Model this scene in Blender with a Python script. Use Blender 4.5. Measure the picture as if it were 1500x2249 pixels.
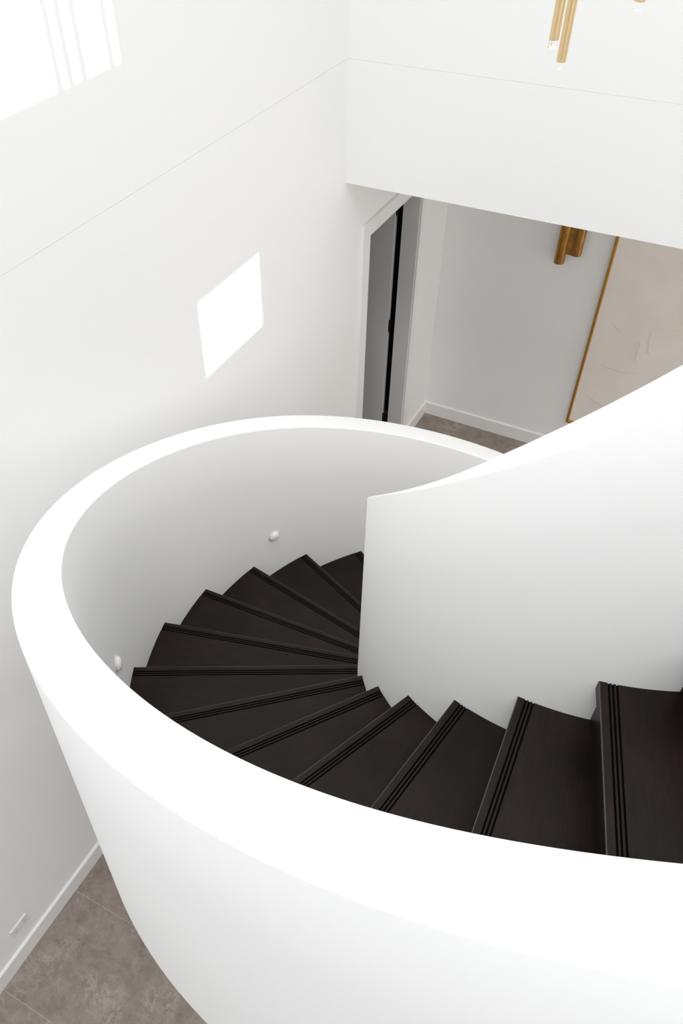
import bpy, bmesh, math
from mathutils import Vector, Matrix
import numpy as np

# ------------------------------------------------------------------ clear
for o in list(bpy.data.objects):
    bpy.data.objects.remove(o, do_unlink=True)
SC = bpy.context.scene
COL = SC.collection

# ------------------------------------------------------------------ key measures (metres)
H = 0.1725                      # one riser
CZ = 4.6331                     # lens height above the ground floor
XL = -2.102                     # left wall face
YB = 4.3045                     # bulkhead face
YW = 6.1175                     # back wall of the hall
XR = 2.6                        # right wall face
YF = -2.2                       # wall behind the lens
ZC = 9.0                        # ceiling over the void
ZH = 2.746                      # hall ceiling / bulkhead underside
ZS = 3.362                      # shadow joint
CX, CY = -0.0831, 2.1548        # stair centre
RI, RO = 0.7765, 1.7157         # stair inner / outer radius at the treads
PH0, DP = -151.4, 13.02         # nosing 0 direction, degrees per step
NB, NT = 11, 8                  # risers below / above tread 0
O0 = 0.0776                     # nosing offset from the centre
Z0 = NB * H                     # height of tread 0

# ------------------------------------------------------------------ camera
cam = bpy.data.cameras.new('camera')
cam.sensor_fit = 'VERTICAL'
cam.sensor_height = 36.0
cam.sensor_width = 36.0 * 1500 / 2249
cam.lens = 1770.438 / 2249 * 36.0
cam.shift_x = (750 - 650.36) / 2249
cam.shift_y = -(1124.5 - 1280.63) / 2249
cam.clip_start = 0.05
co = bpy.data.objects.new('camera', cam)
COL.objects.link(co)
R = [[0.8753857038, 0.4828883396, -0.0227754485],
     [0.3448984041, -0.6568603994, -0.6705069026],
     [-0.3387402551, 0.5790969410, -0.7415536208]]
right, down, fwd = (Vector(r) for r in R)
m3 = Matrix((right, -down, -fwd)).transposed()
co.matrix_world = Matrix.Translation((0, 0, CZ)) @ m3.to_4x4()
SC.camera = co

# ------------------------------------------------------------------ world, sun, daylight, fill, exposure
w = bpy.data.worlds.new('sky'); SC.world = w
w.use_nodes = True
w.node_tree.nodes['Background'].inputs[0].default_value = (0.93, 0.96, 1.0, 1)
w.node_tree.nodes['Background'].inputs[1].default_value = 0.6
SUN_DIR = Vector((1.0, -0.25, 0.25)).normalized()      # towards the sun
sl = bpy.data.lights.new('sun', 'SUN'); sl.energy = 1.9; sl.angle = math.radians(0.2)
sl.color = (1.0, 0.97, 0.92)
so = bpy.data.objects.new('sun', sl); COL.objects.link(so)
so.rotation_euler = SUN_DIR.to_track_quat('Z', 'Y').to_euler()
so.location = (8, -2, 8)


def area(name, loc, direction, sx, sy, watts, color=(1, 1, 1)):
    l = bpy.data.lights.new(name, 'AREA'); l.shape = 'RECTANGLE'
    l.size, l.size_y, l.energy, l.color = sx, sy, watts, color
    o = bpy.data.objects.new(name, l); COL.objects.link(o)
    o.location = loc
    o.rotation_euler = (-Vector(direction)).to_track_quat('Z', 'Y').to_euler()
    return o


# daylight at front and roof glazing, plus added fill: roof rear, right, hall
AREA_W = dict(front_high=23, roof=28, roof_rear=180, right_low=17, hall=25)
area('daylight_front_high', (0.25, YF + 0.06, 6.8), (0, 1, 0), 4.2, 3.6, AREA_W['front_high'], (1.0, 1.0, 1.0))
area('daylight_roof', (0.2, 1.9, ZC - 0.06), (0, 0, -1), 3.2, 3.2, AREA_W['roof'], (1.0, 1.0, 1.0))
area('fill_roof_rear', (0.2, -0.9, ZC - 0.06), (0, 0, -1), 3.2, 1.9, AREA_W['roof_rear'], (1.0, 1.0, 1.0))  # added overhead fill to lift the stairwell
area('fill_right_low', (XR - 0.06, 2.2, 1.45), (-1, 0, 0), 3.2, 2.2, AREA_W['right_low'], (1.0, 1.0, 1.0))  # added fill from the right, no opening behind it
area('fill_hall', (XR - 0.06, 5.3, 1.4), (-1, 0, 0), 1.3, 2.1, AREA_W['hall'], (1.0, 0.985, 0.96))  # added fill for the hall, wall behind it is closed
SC.cycles.max_bounces = 20
SC.cycles.diffuse_bounces = 16
SC.view_settings.view_transform = 'Standard'
SC.view_settings.look = 'None'
SC.view_settings.gamma = 1.0
SC.view_settings.use_curve_mapping = False
SC.view_settings.exposure = -0.05


# ------------------------------------------------------------------ materials
def mat(name):
    m = bpy.data.materials.new(name); m.use_nodes = True
    return m, m.node_tree.nodes, m.node_tree.links, m.node_tree.nodes['Principled BSDF']


def plain(name, col, rough=0.5, metal=0.0, spec=0.5, bump=0.0, scale=60.0):
    m, n, l, b = mat(name)
    b.inputs['Base Color'].default_value = (*col, 1)
    b.inputs['Roughness'].default_value = rough
    b.inputs['Metallic'].default_value = metal
    b.inputs['Specular IOR Level'].default_value = spec
    tc = n.new('ShaderNodeTexCoord'); no = n.new('ShaderNodeTexNoise')
    no.inputs['Scale'].default_value = scale; no.inputs['Detail'].default_value = 3
    l.new(tc.outputs['Object'], no.inputs['Vector'])
    if bump:
        bp = n.new('ShaderNodeBump'); bp.inputs['Strength'].default_value = bump
        bp.inputs['Distance'].default_value = 0.002
        l.new(no.outputs['Fac'], bp.inputs['Height']); l.new(bp.outputs['Normal'], b.inputs['Normal'])
    return m


def ramp(n, stops):
    r = n.new('ShaderNodeValToRGB'); e = r.color_ramp.elements
    while len(e) < len(stops):
        e.new(0.5)
    for i, (p, c) in enumerate(stops):
        e[i].position = p; e[i].color = (*c, 1) if len(c) == 3 else c
    return r


def math_node(n, l, op, a, b=None):
    x = n.new('ShaderNodeMath'); x.operation = op
    for i, v in enumerate((a, b)):
        if v is None:
            continue
        if isinstance(v, (int, float)):
            x.inputs[i].default_value = v
        else:
            l.new(v, x.inputs[i])
    return x.outputs[0]


M_WALL = plain('wall_paint', (0.905, 0.906, 0.904), 0.62, bump=0.04, scale=220)
M_PLASTER = plain('balustrade_plaster', (0.945, 0.945, 0.942), 0.55, bump=0.015, scale=150)
M_TRIM = plain('gloss_trim_paint', (0.87, 0.867, 0.86), 0.32)
M_DOOR = plain('door_paint', (0.84, 0.83, 0.815), 0.4)
M_CEIL = plain('ceiling_paint', (0.87, 0.87, 0.86), 0.7)
M_ROOM_SHADE = plain('painted_room_shade', (0.03, 0.03, 0.03), 0.8)  # near-black colour stands in for the side room's shade
M_HINGE = plain('black_steel', (0.035, 0.03, 0.027), 0.35, metal=0.8)
M_PLASTIC = plain('white_plastic', (0.84, 0.80, 0.77), 0.35)
M_SWITCH = plain('bright_white_plastic', (0.9, 0.89, 0.88), 0.25)
M_SLOT = plain('socket_slot', (0.03, 0.025, 0.02), 0.6)
M_GROOVE = plain('groove_black', (0.003, 0.003, 0.003), 0.9, spec=0.0)


def wood(name):
    m, n, l, b = mat(name)
    tc = n.new('ShaderNodeTexCoord'); mp = n.new('ShaderNodeMapping')
    mp.inputs['Scale'].default_value = (2.0, 34.0, 34.0)
    l.new(tc.outputs['UV'], mp.inputs['Vector'])
    no = n.new('ShaderNodeTexNoise'); no.inputs['Scale'].default_value = 4.0
    no.inputs['Detail'].default_value = 7; no.inputs['Roughness'].default_value = 0.65
    l.new(mp.outputs['Vector'], no.inputs['Vector'])
    r = ramp(n, [(0.25, (0.0058, 0.0036, 0.0027)), (0.55, (0.0115, 0.0068, 0.0050)), (0.85, (0.021, 0.0122, 0.0090))])
    l.new(no.outputs['Fac'], r.inputs['Fac'])
    n2 = n.new('ShaderNodeTexNoise'); n2.inputs['Scale'].default_value = 5.0; n2.inputs['Detail'].default_value = 4
    l.new(tc.outputs['Object'], n2.inputs['Vector'])
    r2 = ramp(n, [(0.35, (0.75, 0.75, 0.78)), (0.7, (1.25, 1.18, 1.12))])
    l.new(n2.outputs['Fac'], r2.inputs['Fac'])
    mx = n.new('ShaderNodeMix'); mx.data_type = 'RGBA'; mx.blend_type = 'MULTIPLY'
    mx.inputs[0].default_value = 1.0
    l.new(r.outputs['Color'], mx.inputs[6]); l.new(r2.outputs['Color'], mx.inputs[7])
    l.new(mx.outputs[2], b.inputs['Base Color'])
    r3 = ramp(n, [(0.3, (0.30,) * 3), (0.75, (0.46,) * 3)])
    l.new(n2.outputs['Fac'], r3.inputs['Fac']); l.new(r3.outputs['Color'], b.inputs['Roughness'])
    b.inputs['Specular IOR Level'].default_value = 0.20
    bp = n.new('ShaderNodeBump'); bp.inputs['Strength'].default_value = 0.12; bp.inputs['Distance'].default_value = 0.001
    l.new(no.outputs['Fac'], bp.inputs['Height']); l.new(bp.outputs['Normal'], b.inputs['Normal'])
    return m


M_WOOD = wood('espresso_stained_timber')
M_EDGE = plain('glossy_nosing_edge', (0.045, 0.032, 0.026), 0.22, spec=0.6)  # rounded nosing edge, paler and glossier than the tread


def stone():
    m, n, l, b = mat('taupe_stone_tile')
    tc = n.new('ShaderNodeTexCoord')
    P = tc.outputs['Object']
    sep = n.new('ShaderNodeSeparateXYZ'); l.new(P, sep.inputs[0])
    X, Y = sep.outputs['X'], sep.outputs['Y']
    ty = math_node(n, l, 'DIVIDE', math_node(n, l, 'SUBTRACT', Y, 0.3135), 0.606)
    tx = math_node(n, l, 'DIVIDE', math_node(n, l, 'SUBTRACT', X, -2.10), 1.206)
    fy, fx = math_node(n, l, 'FRACT', ty), math_node(n, l, 'FRACT', tx)
    dy = math_node(n, l, 'MULTIPLY', math_node(n, l, 'MINIMUM', fy, math_node(n, l, 'SUBTRACT', 1.0, fy)), 0.606)
    dx = math_node(n, l, 'MULTIPLY', math_node(n, l, 'MINIMUM', fx, math_node(n, l, 'SUBTRACT', 1.0, fx)), 1.206)
    joint = math_node(n, l, 'LESS_THAN', math_node(n, l, 'MINIMUM', dx, dy), 0.0014)
    # every tile is cut from another piece of stone
    cmb = n.new('ShaderNodeCombineXYZ')
    l.new(math_node(n, l, 'MULTIPLY', math_node(n, l, 'FLOOR', tx), 7.3), cmb.inputs[0])
    l.new(math_node(n, l, 'MULTIPLY', math_node(n, l, 'FLOOR', ty), 4.1), cmb.inputs[1])
    add = n.new('ShaderNodeVectorMath'); add.operation = 'ADD'
    l.new(P, add.inputs[0]); l.new(cmb.outputs[0], add.inputs[1])
    V = add.outputs[0]

    def noise(scale, detail, dist=0.0, rough=0.6):
        x = n.new('ShaderNodeTexNoise'); x.inputs['Scale'].default_value = scale
        x.inputs['Detail'].default_value = detail; x.inputs['Distortion'].default_value = dist
        x.inputs['Roughness'].default_value = rough
        l.new(V, x.inputs['Vector']); return x.outputs['Fac']
    base = ramp(n, [(0.32, (0.190, 0.150, 0.126)), (0.50, (0.285, 0.236, 0.206)), (0.68, (0.365, 0.312, 0.280))])
    l.new(noise(8.0, 14, 0.3, 0.80), base.inputs['Fac'])
    # pale wandering veins
    v = math_node(n, l, 'ABSOLUTE', math_node(n, l, 'SUBTRACT', noise(9.0, 10, 0.5, 0.72), 0.5))
    vein = ramp(n, [(0.0, (1, 1, 1)), (0.020, (0.35,) * 3), (0.045, (0, 0, 0))])
    l.new(v, vein.inputs['Fac'])
    msk = ramp(n, [(0.45, (0, 0, 0)), (0.62, (1, 1, 1))]); l.new(noise(3.2, 3), msk.inputs['Fac'])
    vf = math_node(n, l, 'MULTIPLY', math_node(n, l, 'MULTIPLY', vein.outputs['Color'], msk.outputs['Color']), 0.72)
    mx = n.new('ShaderNodeMix'); mx.data_type = 'RGBA'
    l.new(vf, mx.inputs[0]); l.new(base.outputs['Color'], mx.inputs[6])
    mx.inputs[7].default_value = (0.50, 0.445, 0.405, 1)
    # fine grain
    gr = ramp(n, [(0.3, (0.86,) * 3), (0.7, (1.14,) * 3)]); l.new(noise(120, 6, 0.2, 0.75), gr.inputs['Fac'])
    mg = n.new('ShaderNodeMix'); mg.data_type = 'RGBA'; mg.blend_type = 'MULTIPLY'; mg.inputs[0].default_value = 1.0
    l.new(mx.outputs[2], mg.inputs[6]); l.new(gr.outputs['Color'], mg.inputs[7])
    mx = mg
    # dark pitted marks
    pit = ramp(n, [(0.33, (1, 1, 1)), (0.43, (0, 0, 0))]); l.new(noise(38, 8, 0.8, 0.7), pit.inputs['Fac'])
    pm = ramp(n, [(0.52, (0, 0, 0)), (0.66, (1, 1, 1))]); l.new(noise(4.4, 4), pm.inputs['Fac'])
    pf = math_node(n, l, 'MULTIPLY', math_node(n, l, 'MULTIPLY', pit.outputs['Color'], pm.outputs['Color']), 0.75)
    mx2 = n.new('ShaderNodeMix'); mx2.data_type = 'RGBA'
    l.new(pf, mx2.inputs[0]); l.new(mx.outputs[2], mx2.inputs[6]); mx2.inputs[7].default_value = (0.12, 0.096, 0.078, 1)
    mx3 = n.new('ShaderNodeMix'); mx3.data_type = 'RGBA'
    l.new(joint, mx3.inputs[0]); l.new(mx2.outputs[2], mx3.inputs[6]); mx3.inputs[7].default_value = (0.45, 0.405, 0.37, 1)
    l.new(mx3.outputs[2], b.inputs['Base Color'])
    b.inputs['Roughness'].default_value = 0.5
    b.inputs['Specular IOR Level'].default_value = 0.35
    return m


M_STONE = stone()


def metal(name, col, rough, aniso=0.0, noise_amt=0.25, scale=9.0, zs=0.4):
    m, n, l, b = mat(name)
    tc = n.new('ShaderNodeTexCoord'); no = n.new('ShaderNodeTexNoise')
    mp = n.new('ShaderNodeMapping'); mp.inputs['Scale'].default_value = (scale, scale, scale * zs)
    l.new(tc.outputs['Object'], mp.inputs[0]); l.new(mp.outputs[0], no.inputs['Vector'])
    no.inputs['Detail'].default_value = 5
    a = tuple(c * (1 - noise_amt) for c in col); c2 = tuple(min(1, c * (1 + noise_amt)) for c in col)
    r = ramp(n, [(0.3, a), (0.7, c2)]); l.new(no.outputs['Fac'], r.inputs['Fac'])
    l.new(r.outputs['Color'], b.inputs['Base Color'])
    b.inputs['Metallic'].default_value = 1.0; b.inputs['Roughness'].default_value = rough
    b.inputs['Anisotropic'].default_value = aniso
    return m


M_BRASS = metal('brushed_brass', (0.80, 0.60, 0.33), 0.28, 0.4, 0.10, 160, 0.004)
M_BRONZE = metal('aged_bronze', (0.40, 0.205, 0.052), 0.42, 0.0, 0.22)
M_FRAME = metal('gilded_moulding', (0.52, 0.275, 0.058), 0.45, 0.0, 0.12, 14)


def clear(name):
    m, n, l, b = mat(name)
    b.inputs['Base Color'].default_value = (1, 1, 1, 1)
    b.inputs['Roughness'].default_value = 0.02
    b.inputs['IOR'].default_value = 1.1
    b.inputs['Transmission Weight'].default_value = 1.0
    return m


M_ACRYLIC = clear('clear_acrylic')


def pane():
    m, n, l, b = mat('window_glass')
    out = n['Material Output']
    t = n.new('ShaderNodeBsdfTransparent'); g = n.new('ShaderNodeBsdfGlossy'); g.inputs['Roughness'].default_value = 0.0
    mx = n.new('ShaderNodeMixShader'); mx.inputs[0].default_value = 0.05
    l.new(t.outputs[0], mx.inputs[1]); l.new(g.outputs[0], mx.inputs[2]); l.new(mx.outputs[0], out.inputs[0])
    return m


M_GLASS = pane()


def canvas():
    m, n, l, b = mat('trowelled_cream_plaster')
    tc = n.new('ShaderNodeTexCoord'); P = tc.outputs['Object']
    no = n.new('ShaderNodeTexNoise'); no.inputs['Scale'].default_value = 2.6; no.inputs['Detail'].default_value = 5
    l.new(P, no.inputs['Vector'])
    r = ramp(n, [(0.3, (0.83, 0.775, 0.705)), (0.7, (0.90, 0.85, 0.79))]); l.new(no.outputs['Fac'], r.inputs['Fac'])
    l.new(r.outputs['Color'], b.inputs['Base Color'])
    b.inputs['Roughness'].default_value = 0.7
    no2 = n.new('ShaderNodeTexNoise'); no2.inputs['Scale'].default_value = 9; no2.inputs['Detail'].default_value = 9
    no2.inputs['Distortion'].default_value = 1.2
    l.new(P, no2.inputs['Vector'])
    bp = n.new('ShaderNodeBump'); bp.inputs['Strength'].default_value = 0.32; bp.inputs['Distance'].default_value = 0.01
    l.new(no2.outputs['Fac'], bp.inputs['Height']); l.new(bp.outputs['Normal'], b.inputs['Normal'])
    return m


M_CANVAS = canvas()


# ------------------------------------------------------------------ mesh helpers
def link(name, bm, materials, parent=None, smooth=None):
    bmesh.ops.recalc_face_normals(bm, faces=bm.faces[:])
    me = bpy.data.meshes.new(name); bm.to_mesh(me); bm.free()
    for m in (materials if isinstance(materials, (list, tuple)) else [materials]):
        me.materials.append(m)
    if smooth is not None:
        me.polygons.foreach_set('use_smooth', [True] * len(me.polygons))
        me.set_sharp_from_angle(angle=math.radians(smooth))
    o = bpy.data.objects.new(name, me); COL.objects.link(o)
    if parent is not None:
        o.parent = parent
    return o


def empty(name, loc=(0, 0, 0), rot=(0, 0, 0)):
    o = bpy.data.objects.new(name, None); COL.objects.link(o)
    o.location = loc; o.rotation_euler = rot
    o.empty_display_size = 0.05
    return o


def tag(o, label, cat, group=None, kind=None):
    o['label'] = label; o['category'] = cat
    if group: o['group'] = group
    if kind: o['kind'] = kind
    return o


def box(bm, x0, x1, y0, y1, z0, z1, mi=0):
    vs = [bm.verts.new((x, y, z)) for x in (x0, x1) for y in (y0, y1) for z in (z0, z1)]
    for f in ((0, 1, 3, 2), (4, 6, 7, 5), (0, 4, 5, 1), (2, 3, 7, 6), (0, 2, 6, 4), (1, 5, 7, 3)):
        bm.faces.new([vs[i] for i in f]).material_index = mi
    return vs


def loft(bm, loops, closed=True, caps=True, mats=None):
    rings = [[bm.verts.new(p) for p in lp] for lp in loops]
    k = len(rings[0])
    for a, b in zip(rings[:-1], rings[1:]):
        for i in range(k if closed else k - 1):
            j = (i + 1) % k
            f = bm.faces.new((a[i], a[j], b[j], b[i]))
            if mats: f.material_index = mats[i]
    if caps:
        bm.faces.new(rings[0]); bm.faces.new(rings[-1])
    return rings


def lathe(bm, prof, seg=32, origin=(0, 0, 0)):
    """revolve (r, z) around local z"""
    rings = []
    for r, z in prof:
        rings.append([bm.verts.new((origin[0] + r * math.cos(2 * math.pi * i / seg),
                                    origin[1] + r * math.sin(2 * math.pi * i / seg), origin[2] + z)) for i in range(seg)])
    for a, b in zip(rings[:-1], rings[1:]):
        for i in range(seg):
            j = (i + 1) % seg
            bm.faces.new((a[i], a[j], b[j], b[i]))
    bm.faces.new(rings[0]); bm.faces.new(rings[-1])


def bevelled_box(name, x0, x1, y0, y1, z0, z1, m, parent=None, w=0.002, seg=2):
    bm = bmesh.new(); box(bm, x0, x1, y0, y1, z0, z1)
    bmesh.ops.bevel(bm, geom=bm.edges[:], offset=w, segments=seg, affect='EDGES', profile=0.5)
    return link(name, bm, m, parent, 40)


# ------------------------------------------------------------------ room shell
DY0, DY1, DZ = 4.656, 5.520, 2.298            # door opening
T = 0.13                                      # wall thickness


def struct(o, label, cat):
    return tag(o, label, cat, kind='structure')


bm = bmesh.new(); box(bm, XL - 1.6, XR + 0.2, YF - 0.2, YW + 0.2, -0.15, 0)
struct(link('floor', bm, M_STONE), 'taupe stone tiled floor with pale veins below the stair', 'floor')

G = 0.0007                                    # half height of the shadow joint
bm = bmesh.new()
for (y0, y1, z0, z1) in ((YF, DY0 - 0.021, 0, ZS - G), (DY0 - 0.021, DY1 + 0.021, DZ + 0.021, ZS - G), (DY1 + 0.021, YW + 0.13, 0, ZS - G), (YF, YB, ZS + G, ZC)):
    box(bm, XL - T, XL, y0, y1, z0, z1)
box(bm, XL - T, XL - 0.004, YF, YB, ZS - G, ZS + G)
struct(link('wall_left', bm, M_WALL), 'tall white wall on the left with sun patches', 'wall')

bm = bmesh.new(); box(bm, XL - T, XR + T, YW, YW + T, 0, ZH + 0.3)
struct(link('wall_back', bm, M_WALL), 'pale hall wall behind the framed panel and bronze sconce', 'wall')

bm = bmesh.new()
box(bm, XL, XR, YB, YB + 0.2, ZH, ZS - G)
box(bm, XL, XR, YB, YB + 0.2, ZS + G, ZC)
box(bm, XL, XR, YB + 0.003, YB + 0.2, ZS - G, ZS + G)
struct(link('wall_bulkhead', bm, M_WALL), 'white bulkhead wall above the hall opening', 'wall')

bm = bmesh.new(); box(bm, XL - T, XR + T, YB + 0.2, YW + T, ZH, ZH + 0.25)
struct(link('ceiling_hall', bm, M_CEIL), 'low ceiling of the hall behind the bulkhead', 'ceiling')


def wall_with_holes(bm, plane, a0, a1, z0, z1, holes, axis, t0, t1):
    """wall slab with rectangular holes; holes (a, a, z, z) must not share an a-range"""
    def put(p0, p1, q0, q1):
        if p1 - p0 < 1e-6 or q1 - q0 < 1e-6:
            return
        if axis == 'y': box(bm, t0, t1, p0, p1, q0, q1)
        else: box(bm, p0, p1, t0, t1, q0, q1)
    cur = a0
    for (h0, h1, g0, g1) in sorted(holes):
        put(cur, h0, z0, z1); put(h0, h1, z0, g0); put(h0, h1, g1, z1); cur = h1
    put(cur, a1, z0, z1)


# openings in the right wall placed where the sun reaches the left wall from
dx = XR - XL
sy, sz = SUN_DIR.y / SUN_DIR.x * dx, SUN_DIR.z / SUN_DIR.x * dx
W1 = (2.772 + sy, 3.334 + sy, 2.352 + sz, 2.759 + sz)
W2 = (0.9 + sy, 2.511 + sy, 3.785 + sz, 6.05)
bm = bmesh.new()
wall_with_holes(bm, XR, YF, YW + T, 0, ZC, [W1, W2], 'y', XR, XR + 0.02)
struct(link('wall_right', bm, M_WALL), 'white wall on the right with the sunlit windows', 'wall')
FW = (-1.85, 2.35, 0.35, 8.7)
bm = bmesh.new()
wall_with_holes(bm, YF, XL - T, XR + 0.02, 0, ZC, [FW], 'x', YF - 0.2, YF)
struct(link('wall_front', bm, M_WALL), 'white wall behind the viewpoint with tall glazing', 'wall')
RL = (-1.4, 1.8, -1.9, 3.5)
bm = bmesh.new()
for (x0, x1, y0, y1) in ((XL - T, RL[0], YF - 0.2, YB + 0.2), (RL[1], XR + T, YF - 0.2, YB + 0.2),
                         (RL[0], RL[1], YF - 0.2, RL[2]), (RL[0], RL[1], RL[3], YB + 0.2)):
    box(bm, x0, x1, y0, y1, ZC, ZC + 0.2)
struct(link('ceiling', bm, M_CEIL), 'white ceiling over the stair void with a roof light', 'ceiling')


def window_x(name, Wd, bars, label):
    r = empty(name, (XR + 0.01, (Wd[0] + Wd[1]) / 2, Wd[2]))
    struct(r, label, 'window')
    ox, oy, oz = r.location
    bm = bmesh.new(); box(bm, 0.011, 0.015, Wd[0] - oy, Wd[1] - oy, 0, Wd[3] - Wd[2])
    link('window_pane', bm, M_GLASS, r)
    for y in bars:
        bm = bmesh.new(); lathe(bm, [(0.015, 0.0), (0.015, Wd[3] - Wd[2])], 12, (0.03, y - oy, 0))
        link('glazing_bar', bm, M_TRIM, r, 40)


window_x('window_1', W1, [], 'small low window in the right wall')
window_x('window_2', W2, [2.183 + sy, 2.239 + sy, 2.306 + sy, 2.453 + sy], 'high window in the right wall with thin bars')
r = struct(empty('window_3', (0.25, YF - 0.1, FW[2])), 'tall glazing behind the viewpoint', 'window')
for i in range(4):
    x = FW[0] + (FW[1] - FW[0]) * i / 3 - 0.25
    bm = bmesh.new(); box(bm, x - 0.025, x + 0.025, -0.04, 0.04, 0, FW[3] - FW[2]); link('mullion', bm, M_TRIM, r)

bm = bmesh.new(); box(bm, FW[0] - 0.25, FW[1] - 0.25, -0.005, 0.005, 0, FW[3] - FW[2]); link('window_pane', bm, M_GLASS, r)
r = struct(empty('window_4', ((RL[0] + RL[1]) / 2, (RL[2] + RL[3]) / 2, ZC + 0.1)), 'roof light over the stair void', 'window')
bm = bmesh.new(); box(bm, (RL[0] - RL[1]) / 2, (RL[1] - RL[0]) / 2, (RL[2] - RL[3]) / 2, (RL[3] - RL[2]) / 2, 0, 0.01); link('window_pane', bm, M_GLASS, r)
M_FILL_PANEL = plain('frosted_fill_panel', (0.85, 0.87, 0.88), 0.5)  # panels added flush on the wall behind the fill lights; no opening
for nm, y0, y1, z0, z1, lb in (('fill_panel_right', 0.55, 3.85, 0.3, 2.6, 'added frosted panel behind the low right fill light'), ('fill_panel_hall', 4.6, 6.0, 0.3, 2.5, 'added frosted panel behind the hall fill light')):
    r = struct(empty(nm, (XR, (y0 + y1) / 2, z0)), lb, 'window')
    dy_, hz_ = (y1 - y0) / 2, z1 - z0
    bm = bmesh.new(); box(bm, -0.012, 0, -dy_, dy_, 0, hz_); link('window_pane', bm, M_FILL_PANEL, r)
    bm = bmesh.new()
    box(bm, -0.03, 0, -dy_ - 0.05, -dy_, -0.05, hz_ + 0.05); box(bm, -0.03, 0, dy_, dy_ + 0.05, -0.05, hz_ + 0.05)
    box(bm, -0.03, 0, -dy_, dy_, -0.05, 0); box(bm, -0.03, 0, -dy_, dy_, hz_, hz_ + 0.05)
    link('panel_frame', bm, M_TRIM, r)

# skirtings
BH, BT = 0.128, 0.015


def skirt_profile(t, h):
    return [(0, 0), (t, 0), (t, h - 0.010), (t - 0.003, h - 0.006), (0, h)]


def skirting(name, segs, axis, face, sign, label):
    bm = bmesh.new()
    for a, b in segs:
        lp = []
        for q in (a, b):
            if axis == 'y': lp.append([(face + sign * p, q, z) for p, z in skirt_profile(BT, BH)])
            else: lp.append([(q, face + sign * p, z) for p, z in skirt_profile(BT, BH)])
        loft(bm, lp)
    return struct(link(name, bm, M_TRIM), label, 'skirting')


skirting('baseboard_left', [(YF, DY0 - 0.114), (DY1 + 0.062, YW)], 'y', XL, 1, 'white skirting board along the left wall')
skirting('baseboard_back', [(XL + BT, XR)], 'x', YW, -1, 'white skirting board along the hall back wall')

# upper landing beyond the stair (right of the picture)
bm = bmesh.new()
pts = [(0.47, 1.57), (1.175, 0.80), (1.175, YF), (XR, YF), (XR, 1.57)]
lo = [bm.verts.new((x, y, Z0 + NT * H - 0.3)) for x, y in pts]; hi = [bm.verts.new((x, y, Z0 + NT * H)) for x, y in pts]
bm.faces.new(lo); bm.faces.new(hi)
for i in range(len(pts)):
    j = (i + 1) % len(pts); bm.faces.new((lo[i], lo[j], hi[j], hi[i]))
struct(link('floor_landing', bm, M_CEIL), 'upper landing at the head of the stair', 'floor')

# ------------------------------------------------------------------ door in the left wall
dr = struct(empty('door_1', (XL, DY1, 0)), 'white door standing open in the left wall of the hall', 'door')


def rel(o, root):
    o.matrix_parent_inverse = Matrix.Translation(root.location).inverted()
    return o


CW, CT = 0.100, 0.018
bm = bmesh.new()
AR0, AR1, AZ = DY0 - CW - 0.008, DY1 + 0.062, DZ + CW
box(bm, XL, XL + CT, AR0, DY0 - 0.006, 0, AZ)
box(bm, XL, XL + CT, DY1 + 0.006, AR1, 0, AZ)
box(bm, XL, XL + CT, DY0 - 0.006, DY1 + 0.006, DZ + 0.006, AZ)
bmesh.ops.remove_doubles(bm, verts=bm.verts[:], dist=1e-5)
rel(link('architrave', bm, M_TRIM, dr), dr)
JD = 0.125                                     # reveal depth
bm = bmesh.new()
box(bm, XL - JD, XL + 0.004, DY0 - 0.02, DY0, 0, DZ + 0.02)
box(bm, XL - JD, XL + 0.004, DY1, DY1 + 0.02, 0, DZ + 0.02)
box(bm, XL - JD, XL + 0.004, DY0, DY1, DZ, DZ + 0.02)
rel(link('door_jamb', bm, M_DOOR, dr), dr)
LX1 = XL - JD - 0.055                          # hinge edge of the open leaf
bm = bmesh.new(); box(bm, LX1 - 0.84, LX1, DY1 - 0.002, DY1 + 0.036, 0.008, DZ - 0.004)
bmesh.ops.bevel(bm, geom=bm.edges[:], offset=0.002, segments=2, affect='EDGES')
rel(link('door_leaf', bm, M_DOOR, dr), dr)
for z in (0.255, 1.165, 2.105):
    bm = bmesh.new()
    box(bm, LX1 - 0.001, XL - JD - 0.002, DY1 + 0.004, DY1 + 0.010, z - 0.05, z + 0.05)
    lathe(bm, [(0.007, -0.052), (0.007, -0.018), (0.0055, -0.017), (0.0055, -0.015), (0.007, -0.014), (0.007, 0.014),
               (0.0055, 0.015), (0.0055, 0.017), (0.007, 0.018), (0.007, 0.052)], 12, (LX1 + 0.012, DY1 + 0.002, z))
    rel(link('hinge', bm, M_HINGE, dr, 40), dr)
# room the door opens into; near-black colour stands for its lack of light
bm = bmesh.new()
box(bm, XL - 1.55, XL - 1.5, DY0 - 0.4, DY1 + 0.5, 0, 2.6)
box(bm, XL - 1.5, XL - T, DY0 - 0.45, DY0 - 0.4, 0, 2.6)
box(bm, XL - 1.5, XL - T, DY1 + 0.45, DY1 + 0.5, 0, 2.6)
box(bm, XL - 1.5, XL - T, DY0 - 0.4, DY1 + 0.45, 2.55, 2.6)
struct(link('wall_side_room', bm, M_ROOM_SHADE), 'side room walls coloured near-black for its shade, through the door gap', 'wall')

# ------------------------------------------------------------------ staircase
stair = tag(empty('spiral_staircase', (CX, CY, 0)),
            'white curved spiral staircase with dark timber treads and solid balustrades', 'staircase')


def ring_pt(phi, off, r, z):
    a = math.radians(phi); s = math.sqrt(r * r - off * off)
    return (s * math.cos(a) + off * math.sin(a), s * math.sin(a) - off * math.cos(a), z)


EI, EO = RI - 0.012, RO + 0.012                # treads are housed a little into the walls


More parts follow.
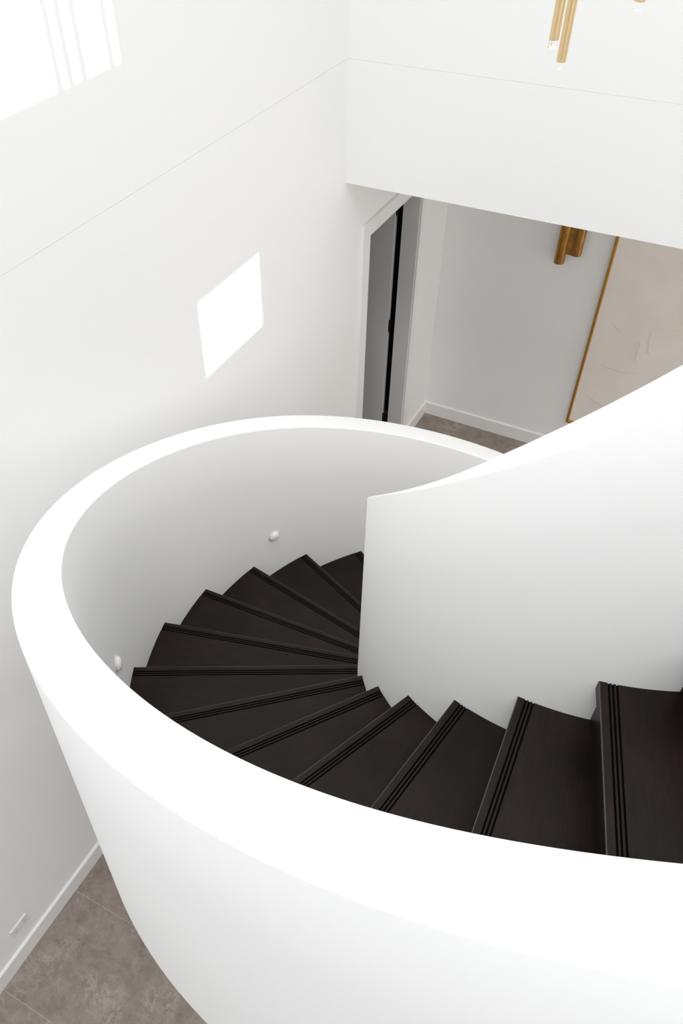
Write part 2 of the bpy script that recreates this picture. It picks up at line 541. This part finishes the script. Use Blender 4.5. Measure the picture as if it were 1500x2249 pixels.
def tread(k):
    zk, ph = Z0 + k * H, PH0 + k * DP
    rows = []                                   # (phi, off, z, material of the strip that follows)
    rows.append((ph, O0 - 0.034, zk - 0.036, 0))
    rows.append((ph, O0 - 0.003, zk - 0.036, 0))
    rows.append((ph, O0, zk - 0.033, 0))
    for q in range(0, 6):
        a = math.radians(18 * q)
        rows.append((ph, O0 - 0.003 * (1 - math.cos(a)), zk - 0.003 * (1 - math.sin(a)), 2 if q < 5 else 0))
    for t in (0.0215, 0.0315, 0.0420):
        rows += [(ph, O0 - t, zk, 1), (ph, O0 - t - 0.0004, zk - 0.004, 1), (ph, O0 - t - 0.0046, zk - 0.004, 1), (ph, O0 - t - 0.005, zk, 0)]
    for i in range(0, 9):
        s = i / 8
        rows.append((ph + DP * s, (O0 - 0.052) * (1 - s) + (O0 - 0.036) * s, zk, 0))
    for i in range(8, -1, -1):
        s = i / 8
        rows.append((ph + DP * s, (O0 - 0.052) * (1 - s) + (O0 - 0.036) * s, zk - 0.036, 0))
    bm = bmesh.new(); uv = bm.loops.layers.uv.new('UVMap')
    A = [bm.verts.new(ring_pt(p, o, EI, z)) for p, o, z, _ in rows]
    B = [bm.verts.new(ring_pt(p, o, EO, z)) for p, o, z, _ in rows]
    acc = 0.0
    n = len(rows)
    for i in range(n):
        j = (i + 1) % n
        step = (Vector(A[i].co) + Vector(B[i].co) - Vector(A[j].co) - Vector(B[j].co)).length / 2
        f = bm.faces.new((A[i], B[i], B[j], A[j])); f.material_index = rows[i][3]
        for lp, (u, v) in zip(f.loops, ((0, acc), (EO - EI, acc), (EO - EI, acc + step), (0, acc + step))):
            lp[uv].uv = (u + k * 3.1, v + k * 1.7)
        acc += step
    bm.faces.new(A); bm.faces.new(B)
    return link('tread', bm, [M_WOOD, M_GROOVE, M_EDGE], stair, 25)


def riser(k):
    zt, zb, ph = Z0 + k * H - 0.0365, Z0 + (k - 1) * H + 0.0006, PH0 + k * DP
    if k == -NB + 1: zb = 0.001
    bm = bmesh.new(); uv = bm.loops.layers.uv.new('UVMap')
    lp = []
    for r_ in (EI, EO):
        lp.append([ring_pt(ph, O0 - 0.020, r_, zb), ring_pt(ph, O0 - 0.020, r_, zt), ring_pt(ph, O0 - 0.0335, r_, zt), ring_pt(ph, O0 - 0.0335, r_, zb)])
    loft(bm, lp)
    for f in bm.faces:
        for q in f.loops:
            c = q.vert.co; q[uv].uv = (math.hypot(c.x, c.y) + k * 2.3, c.z)
    return link('riser', bm, M_WOOD, stair)


for k in range(-NB + 1, NT):
    tread(k); riser(k)
riser(NT)

# height of the balustrade cap over the pitch line, in risers
KN = np.array([-260, -230, -200, -180, -160, -145, -130, -118, -106, -92, -76, -60.])
HV = np.array([5.700, 5.658, 5.631, 5.583, 5.606, 5.679, 5.764, 5.756, 5.676, 5.642, 5.784, 5.896])
nK = len(KN); dK = np.diff(KN); Amat = np.zeros((nK, nK)); bv = np.zeros(nK); Amat[0, 0] = Amat[-1, -1] = 1
for i in range(1, nK - 1):
    Amat[i, i - 1] = dK[i - 1]; Amat[i, i] = 2 * (dK[i - 1] + dK[i]); Amat[i, i + 1] = dK[i]
    bv[i] = 6 * ((HV[i + 1] - HV[i]) / dK[i] - (HV[i] - HV[i - 1]) / dK[i - 1])
MK = np.linalg.solve(Amat, bv)


def cap_h(th):
    t = min(max(th, -258.0), -66.0)
    i = min(max(int(np.searchsorted(KN, t)) - 1, 0), nK - 2)
    a, b, D = KN[i + 1] - t, t - KN[i], dK[i]
    return MK[i] * a ** 3 / (6 * D) + MK[i + 1] * b ** 3 / (6 * D) + (HV[i] / D - MK[i] * D / 6) * a + (HV[i + 1] / D - MK[i + 1] * D / 6) * b


def pitch(th):
    return Z0 + (th - PH0) / DP * H


TH_TOP, TH_END = PH0 + NT * DP, PH0 - (NB - 1) * DP - 4
N = 300
THS = [TH_TOP + (TH_END - TH_TOP) * i / N for i in range(N + 1)]


def polar(r_, th, z):
    a = math.radians(th); return (r_ * math.cos(a), r_ * math.sin(a), z)


def shell(name, r_in, r_out, hfun, lean_in, lean_out, drop):
    """solid curved balustrade: rounded top edges, r_in/r_out measured at the cap"""
    loops = []; e = 0.005
    for th in THS:
        zt = pitch(th) + hfun(th) * H
        zb = max(0.0, pitch(th) - drop * H)
        hh = zt - zb
        sec = []
        for s in (1.0, 0.75, 0.5, 0.25):
            sec.append((r_in + lean_in * hh * s, zt - hh * s))
        sec.append((r_in, zt - e))
        for q in (22.5, 45, 67.5):
            a = math.radians(q); sec.append((r_in + e * (1 - math.cos(a)), zt - e + e * math.sin(a)))
        sec.append((r_in + e, zt)); sec.append((r_out - e, zt))
        for q in (67.5, 45, 22.5):
            a = math.radians(q); sec.append((r_out - e * (1 - math.cos(a)), zt - e + e * math.sin(a)))
        sec.append((r_out, zt - e))
        for s in (0.25, 0.5, 0.75, 1.0):
            sec.append((r_out + lean_out * hh * s, zt - hh * s))
        loops.append([polar(r_, th, z) for r_, z in sec])
    bm = bmesh.new(); loft(bm, loops)
    return link(name, bm, M_PLASTER, stair, 35)


shell('outer_balustrade', 9.78 * H, (9.78 + 0.724) * H, cap_h, 0.0294, 0.0278, 1.75)
shell('inner_balustrade', RI - 0.907 * H, RI, lambda th: 5.619 - 0.254 * (max(min(th, -70), -160) + 100) / 60, 0.0, 0.0, 1.75)
bm = bmesh.new()
loops = []
for th in THS:
    z = max(0.004, pitch(th) - 1.6 * H)
    loops.append([polar(RI - 0.02, th, z), polar(RO + 0.02, th, z), polar(RO + 0.02, th, z + 0.02), polar(RI - 0.02, th, z + 0.02)])
loft(bm, loops); link('soffit', bm, M_PLASTER, stair, 40)


# ------------------------------------------------------------------ step lights on the inside of the balustrade
def step_light(th, z, label):
    tw = th - 360 if th > 100 else th              # angle along the flight
    rr = 9.78 * H + 0.0294 * (pitch(tw) + cap_h(tw) * H - z) - 0.0012
    a = math.radians(th)
    o = empty('step_light', (CX + rr * math.cos(a), CY + rr * math.sin(a), z))
    nrm = Vector((-math.cos(a), -math.sin(a), 0))
    xa = Vector((0, 0, 1)).cross(nrm)
    o.rotation_euler = Matrix((xa, Vector((0, 0, 1)), nrm)).transposed().to_euler()   # local z leaves the wall
    bm = bmesh.new(); lathe(bm, [(0.030, 0.0), (0.030, 0.0045), (0.029, 0.0055)], 40); link('base_ring', bm, M_PLASTIC, o, 30)
    prof = [(0.0275, 0.0056)] + [(0.0285 * math.cos(q), 0.008 + 0.0125 * math.sin(q)) for q in [i * math.pi / 2 / 10 for i in range(10)]] + [(0.0015, 0.0205)]
    bm = bmesh.new(); lathe(bm, prof, 40); link('dome_cover', bm, M_SWITCH, o, 50)
    return tag(o, label, 'step light', 'step lights on the curved balustrade')


step_light(161.85, 1.511, 'round white step light above the lower treads on the far curve of the balustrade')
step_light(-147.7, 2.175, 'round white step light low on the near left curve, half hidden by the balustrade cap')


# ------------------------------------------------------------------ power outlet on the left wall
po = tag(empty('power_outlet', (XL, 0.573, 0.293)), 'white double power outlet on the left wall just above the skirting', 'power outlet')
bm = bmesh.new(); box(bm, 0, 0.008, -0.060, 0.060, -0.036, 0.036)
bmesh.ops.bevel(bm, geom=[e for e in bm.edges if abs(e.verts[0].co.x - e.verts[1].co.x) > 1e-4 or (e.verts[0].co.x > 0.007 and e.verts[1].co.x > 0.007)],
                offset=0.002, segments=2, affect='EDGES')
link('cover_plate', bm, M_PLASTIC, po, 40)
for s in (-1, 1):
    bm = bmesh.new(); box(bm, 0.0078, 0.011, s * 0.0115 - 0.006, s * 0.0115 + 0.006, 0.006, 0.026)
    bmesh.ops.bevel(bm, geom=bm.edges[:], offset=0.0012, segments=2, affect='EDGES')
    link('rocker_switch', bm, M_SWITCH, po, 40)
    bm = bmesh.new()
    for (dy, dz, tilt) in ((0.0, -0.012, 0), (-0.0065, 0.002, 0.5), (0.0065, 0.002, -0.5)):
        vs = box(bm, 0.0075, 0.0084, -0.0011, 0.0011, -0.004, 0.004)
        bmesh.ops.rotate(bm, verts=vs, cent=(0, 0, 0), matrix=Matrix.Rotation(tilt, 3, 'X'))
        bmesh.ops.translate(bm, verts=vs, vec=(0, s * 0.033 + dy, 0.000 + dz))
    link('pin_slots', bm, M_SLOT, po)

# ------------------------------------------------------------------ framed plaster panel in the hall
FX0, FX1, FZ0, FZ1 = -0.806, 0.75, 0.336, 2.30
art = tag(empty('framed_panel', ((FX0 + FX1) / 2, YW, FZ0)), 'large cream trowelled plaster panel in a thin gold frame on the hall wall', 'framed artwork')
ox = art.location.x
x0, x1, zz = FX0 - ox, FX1 - ox, FZ1 - FZ0
prof = [(0.0, -0.002), (0.0, -0.022)] + [(0.011 - 0.011 * math.cos(q), -0.022 - 0.013 * math.sin(q)) for q in [i * math.pi / 6 for i in range(1, 6)]] + [(0.022, -0.022), (0.022, -0.002)]
bm = bmesh.new()
loops = []
for (sx, sz_, px, pz) in ((1, 1, x0, 0), (-1, 1, x1, 0), (-1, -1, x1, zz), (1, -1, x0, zz)):
    loops.append([(px + sx * d, y, pz + sz_ * d) for d, y in prof])
loops.append(loops[0])
loft(bm, loops, caps=False); bmesh.ops.remove_doubles(bm, verts=bm.verts[:], dist=1e-6)
link('frame', bm, M_FRAME, art, 40)
# plaster face with raised trowel strokes in its relief
import random
rnd = random.Random(4)
strokes = []
for (sx_, sz_, L_, ang, bend) in ((-0.33, 1.66, 0.24, 18, 0.1), (-0.24, 1.36, 0.30, 12, -0.05), (-0.36, 1.22, 0.22, -80, 0.05), (-0.52, 1.55, 0.16, 25, 0.0),
                                  (-0.50, 0.93, 0.34, 4, 0.14), (-0.40, 0.80, 0.30, 28, 0.1), (-0.62, 1.28, 0.14, -30, 0.05), (-0.14, 1.55, 0.22, 70, 0.25), (-0.42, 1.12, 0.2, -84, 0.0),
                                  (-0.2, 1.8, 0.3, -10, 0.1), (-0.46, 1.80, 0.16, 10, 0.0), (0.1, 1.2, 0.4, 30, 0.2), (-0.6, 0.6, 0.2, -14, 0.1)):
    strokes.append((sx_, sz_, L_, math.radians(ang), bend))
NX, NZ = 230, 290
us = np.linspace(FX0 + 0.02, FX1 - 0.02, NX); vs_ = np.linspace(FZ0 + 0.02, FZ1 - 0.02, NZ)
U, V = np.meshgrid(us, vs_, indexing='ij')
Hh = 0.0012 * np.sin(7 * U + 3 * np.sin(2.3 * V)) + 0.001 * np.sin(5 * V + 2 * np.sin(3.1 * U + 1))
for (sx_, sz_, L_, an, bd) in strokes:
    a = (U - sx_) * math.cos(an) + (V - sz_) * math.sin(an)
    b = -(U - sx_) * math.sin(an) + (V - sz_) * math.cos(an) - bd * a * a / L_ * 3
    b = b + 0.004 * np.sin(61 * a + 3 * sx_) * np.sin(23 * a)
    inside = np.clip((L_ / 2 - np.abs(a)) / 0.04, 0, 1)
    Hh += 0.0042 * inside * np.where(b > 0, np.exp(-b / 0.035), np.exp(b / 0.006))
bm = bmesh.new()
grid = [[bm.verts.new((U[i, j] - ox, -0.016 - Hh[i, j], V[i, j] - FZ0)) for j in range(NZ)] for i in range(NX)]
for i in range(NX - 1):
    for j in range(NZ - 1):
        bm.faces.new((grid[i][j], grid[i + 1][j], grid[i + 1][j + 1], grid[i][j + 1]))
box(bm, x0 + 0.018, x1 - 0.018, -0.012, -0.001, 0.018, zz - 0.018)
link('plaster_panel', bm, M_CANVAS, art, 60)

# ------------------------------------------------------------------ bronze sconce on the hall wall
sc = tag(empty('wall_sconce', (-1.115, YW, 1.69)), 'curled bronze wall sconce beside the framed panel, top hidden by the bulkhead', 'wall light')
SX, SZ = -1.115, 1.69


def sheet(name, pts, z0, z1, th=0.0035):
    n_ = len(pts); outl = []; inl = []
    for i in range(n_):
        a, b = pts[max(i - 1, 0)], pts[min(i + 1, n_ - 1)]
        tx, ty = b[0] - a[0], b[1] - a[1]; L_ = math.hypot(tx, ty); nx_, ny_ = -ty / L_, tx / L_
        outl.append((pts[i][0] + nx_ * th / 2, pts[i][1] + ny_ * th / 2)); inl.append((pts[i][0] - nx_ * th / 2, pts[i][1] - ny_ * th / 2))
    ring = outl + inl[::-1]
    bm = bmesh.new(); loft(bm, [[(x, y, z0) for x, y in ring], [(x, y, z1) for x, y in ring]])
    return link(name, bm, M_BRONZE, sc, 40)


# plan of the long curl (left) and of the short shade (right), local x along the wall, -y into the hall
lc, lr = (-1.160 - SX, -0.046), 0.038
long_pts = [(lc[0] + lr * math.cos(math.radians(a)), lc[1] + lr * math.sin(math.radians(a))) for a in range(115, 356, 8)]
sheet('long_curl', long_pts, 0.010, 0.62)
short_pts = [(x - SX, y) for x, y in ((-1.143, -0.060), (-1.139, -0.066), (-1.131, -0.068), (-1.118, -0.068), (-1.102, -0.069), (-1.085, -0.072),
             (-1.068, -0.077), (-1.053, -0.0815), (-1.041, -0.0825), (-1.030, -0.080), (-1.021, -0.073), (-1.0155, -0.062), (-1.014, -0.048), (-1.017, -0.034), (-1.025, -0.022))]
sheet('short_shade', short_pts, 0.092, 0.70)
bm = bmesh.new(); box(bm, -0.05, 0.06, -0.012, 0, 0.18, 0.50); link('back_plate', bm, M_BRONZE, sc)


# ------------------------------------------------------------------ pendant tubes
def pendant(x, y, ztip, label, rad=0.0150, rod=False, length=0.9):
    o = empty('pendant_light', (x, y, ztip))
    tip = 0.021
    bm = bmesh.new(); lathe(bm, [(rad - 0.001, tip), (rad, tip + 0.001), (rad, tip + length - 0.002), (rad - 0.002, tip + length)], 36)
    link('brass_tube', bm, M_BRASS, o, 40)
    bm = bmesh.new(); lathe(bm, [(rad * 0.90, 0.0), (rad * 0.97, 0.002), (rad * 0.97, tip - 0.0005)], 36)
    a = link('acrylic_tip', bm, M_ACRYLIC, o, 40); a['label'] = 'clear acrylic tip'
    if rod:
        bm = bmesh.new(); lathe(bm, [(0.0011, 0.003), (0.0011, tip + 0.004)], 8, (-rad * 0.3, 0, 0)); link('inner_rod', bm, M_BRASS, o)
    bm = bmesh.new(); lathe(bm, [(0.0012, tip + length), (0.0012, ZC - ztip - 0.03)], 8); link('cable', bm, M_BRASS, o)
    bm = bmesh.new(); lathe(bm, [(0.03, ZC - ztip - 0.03), (0.03, ZC - ztip)], 24); link('ceiling_cap', bm, M_BRASS, o, 40)
    return tag(o, label, 'pendant light', 'brass pendant tubes over the stair')


pendant(-0.719, 2.903, 3.880, 'brass pendant tube with clear tip, left and slightly higher of the close pair', rod=True)
pendant(-0.713, 3.023, 3.793, 'brass pendant tube with clear tip, lowest hanging, right of the close pair')
pendant(-0.483, 2.834, 4.011, 'brass pendant tube at the right whose clear tip only just hangs into view')
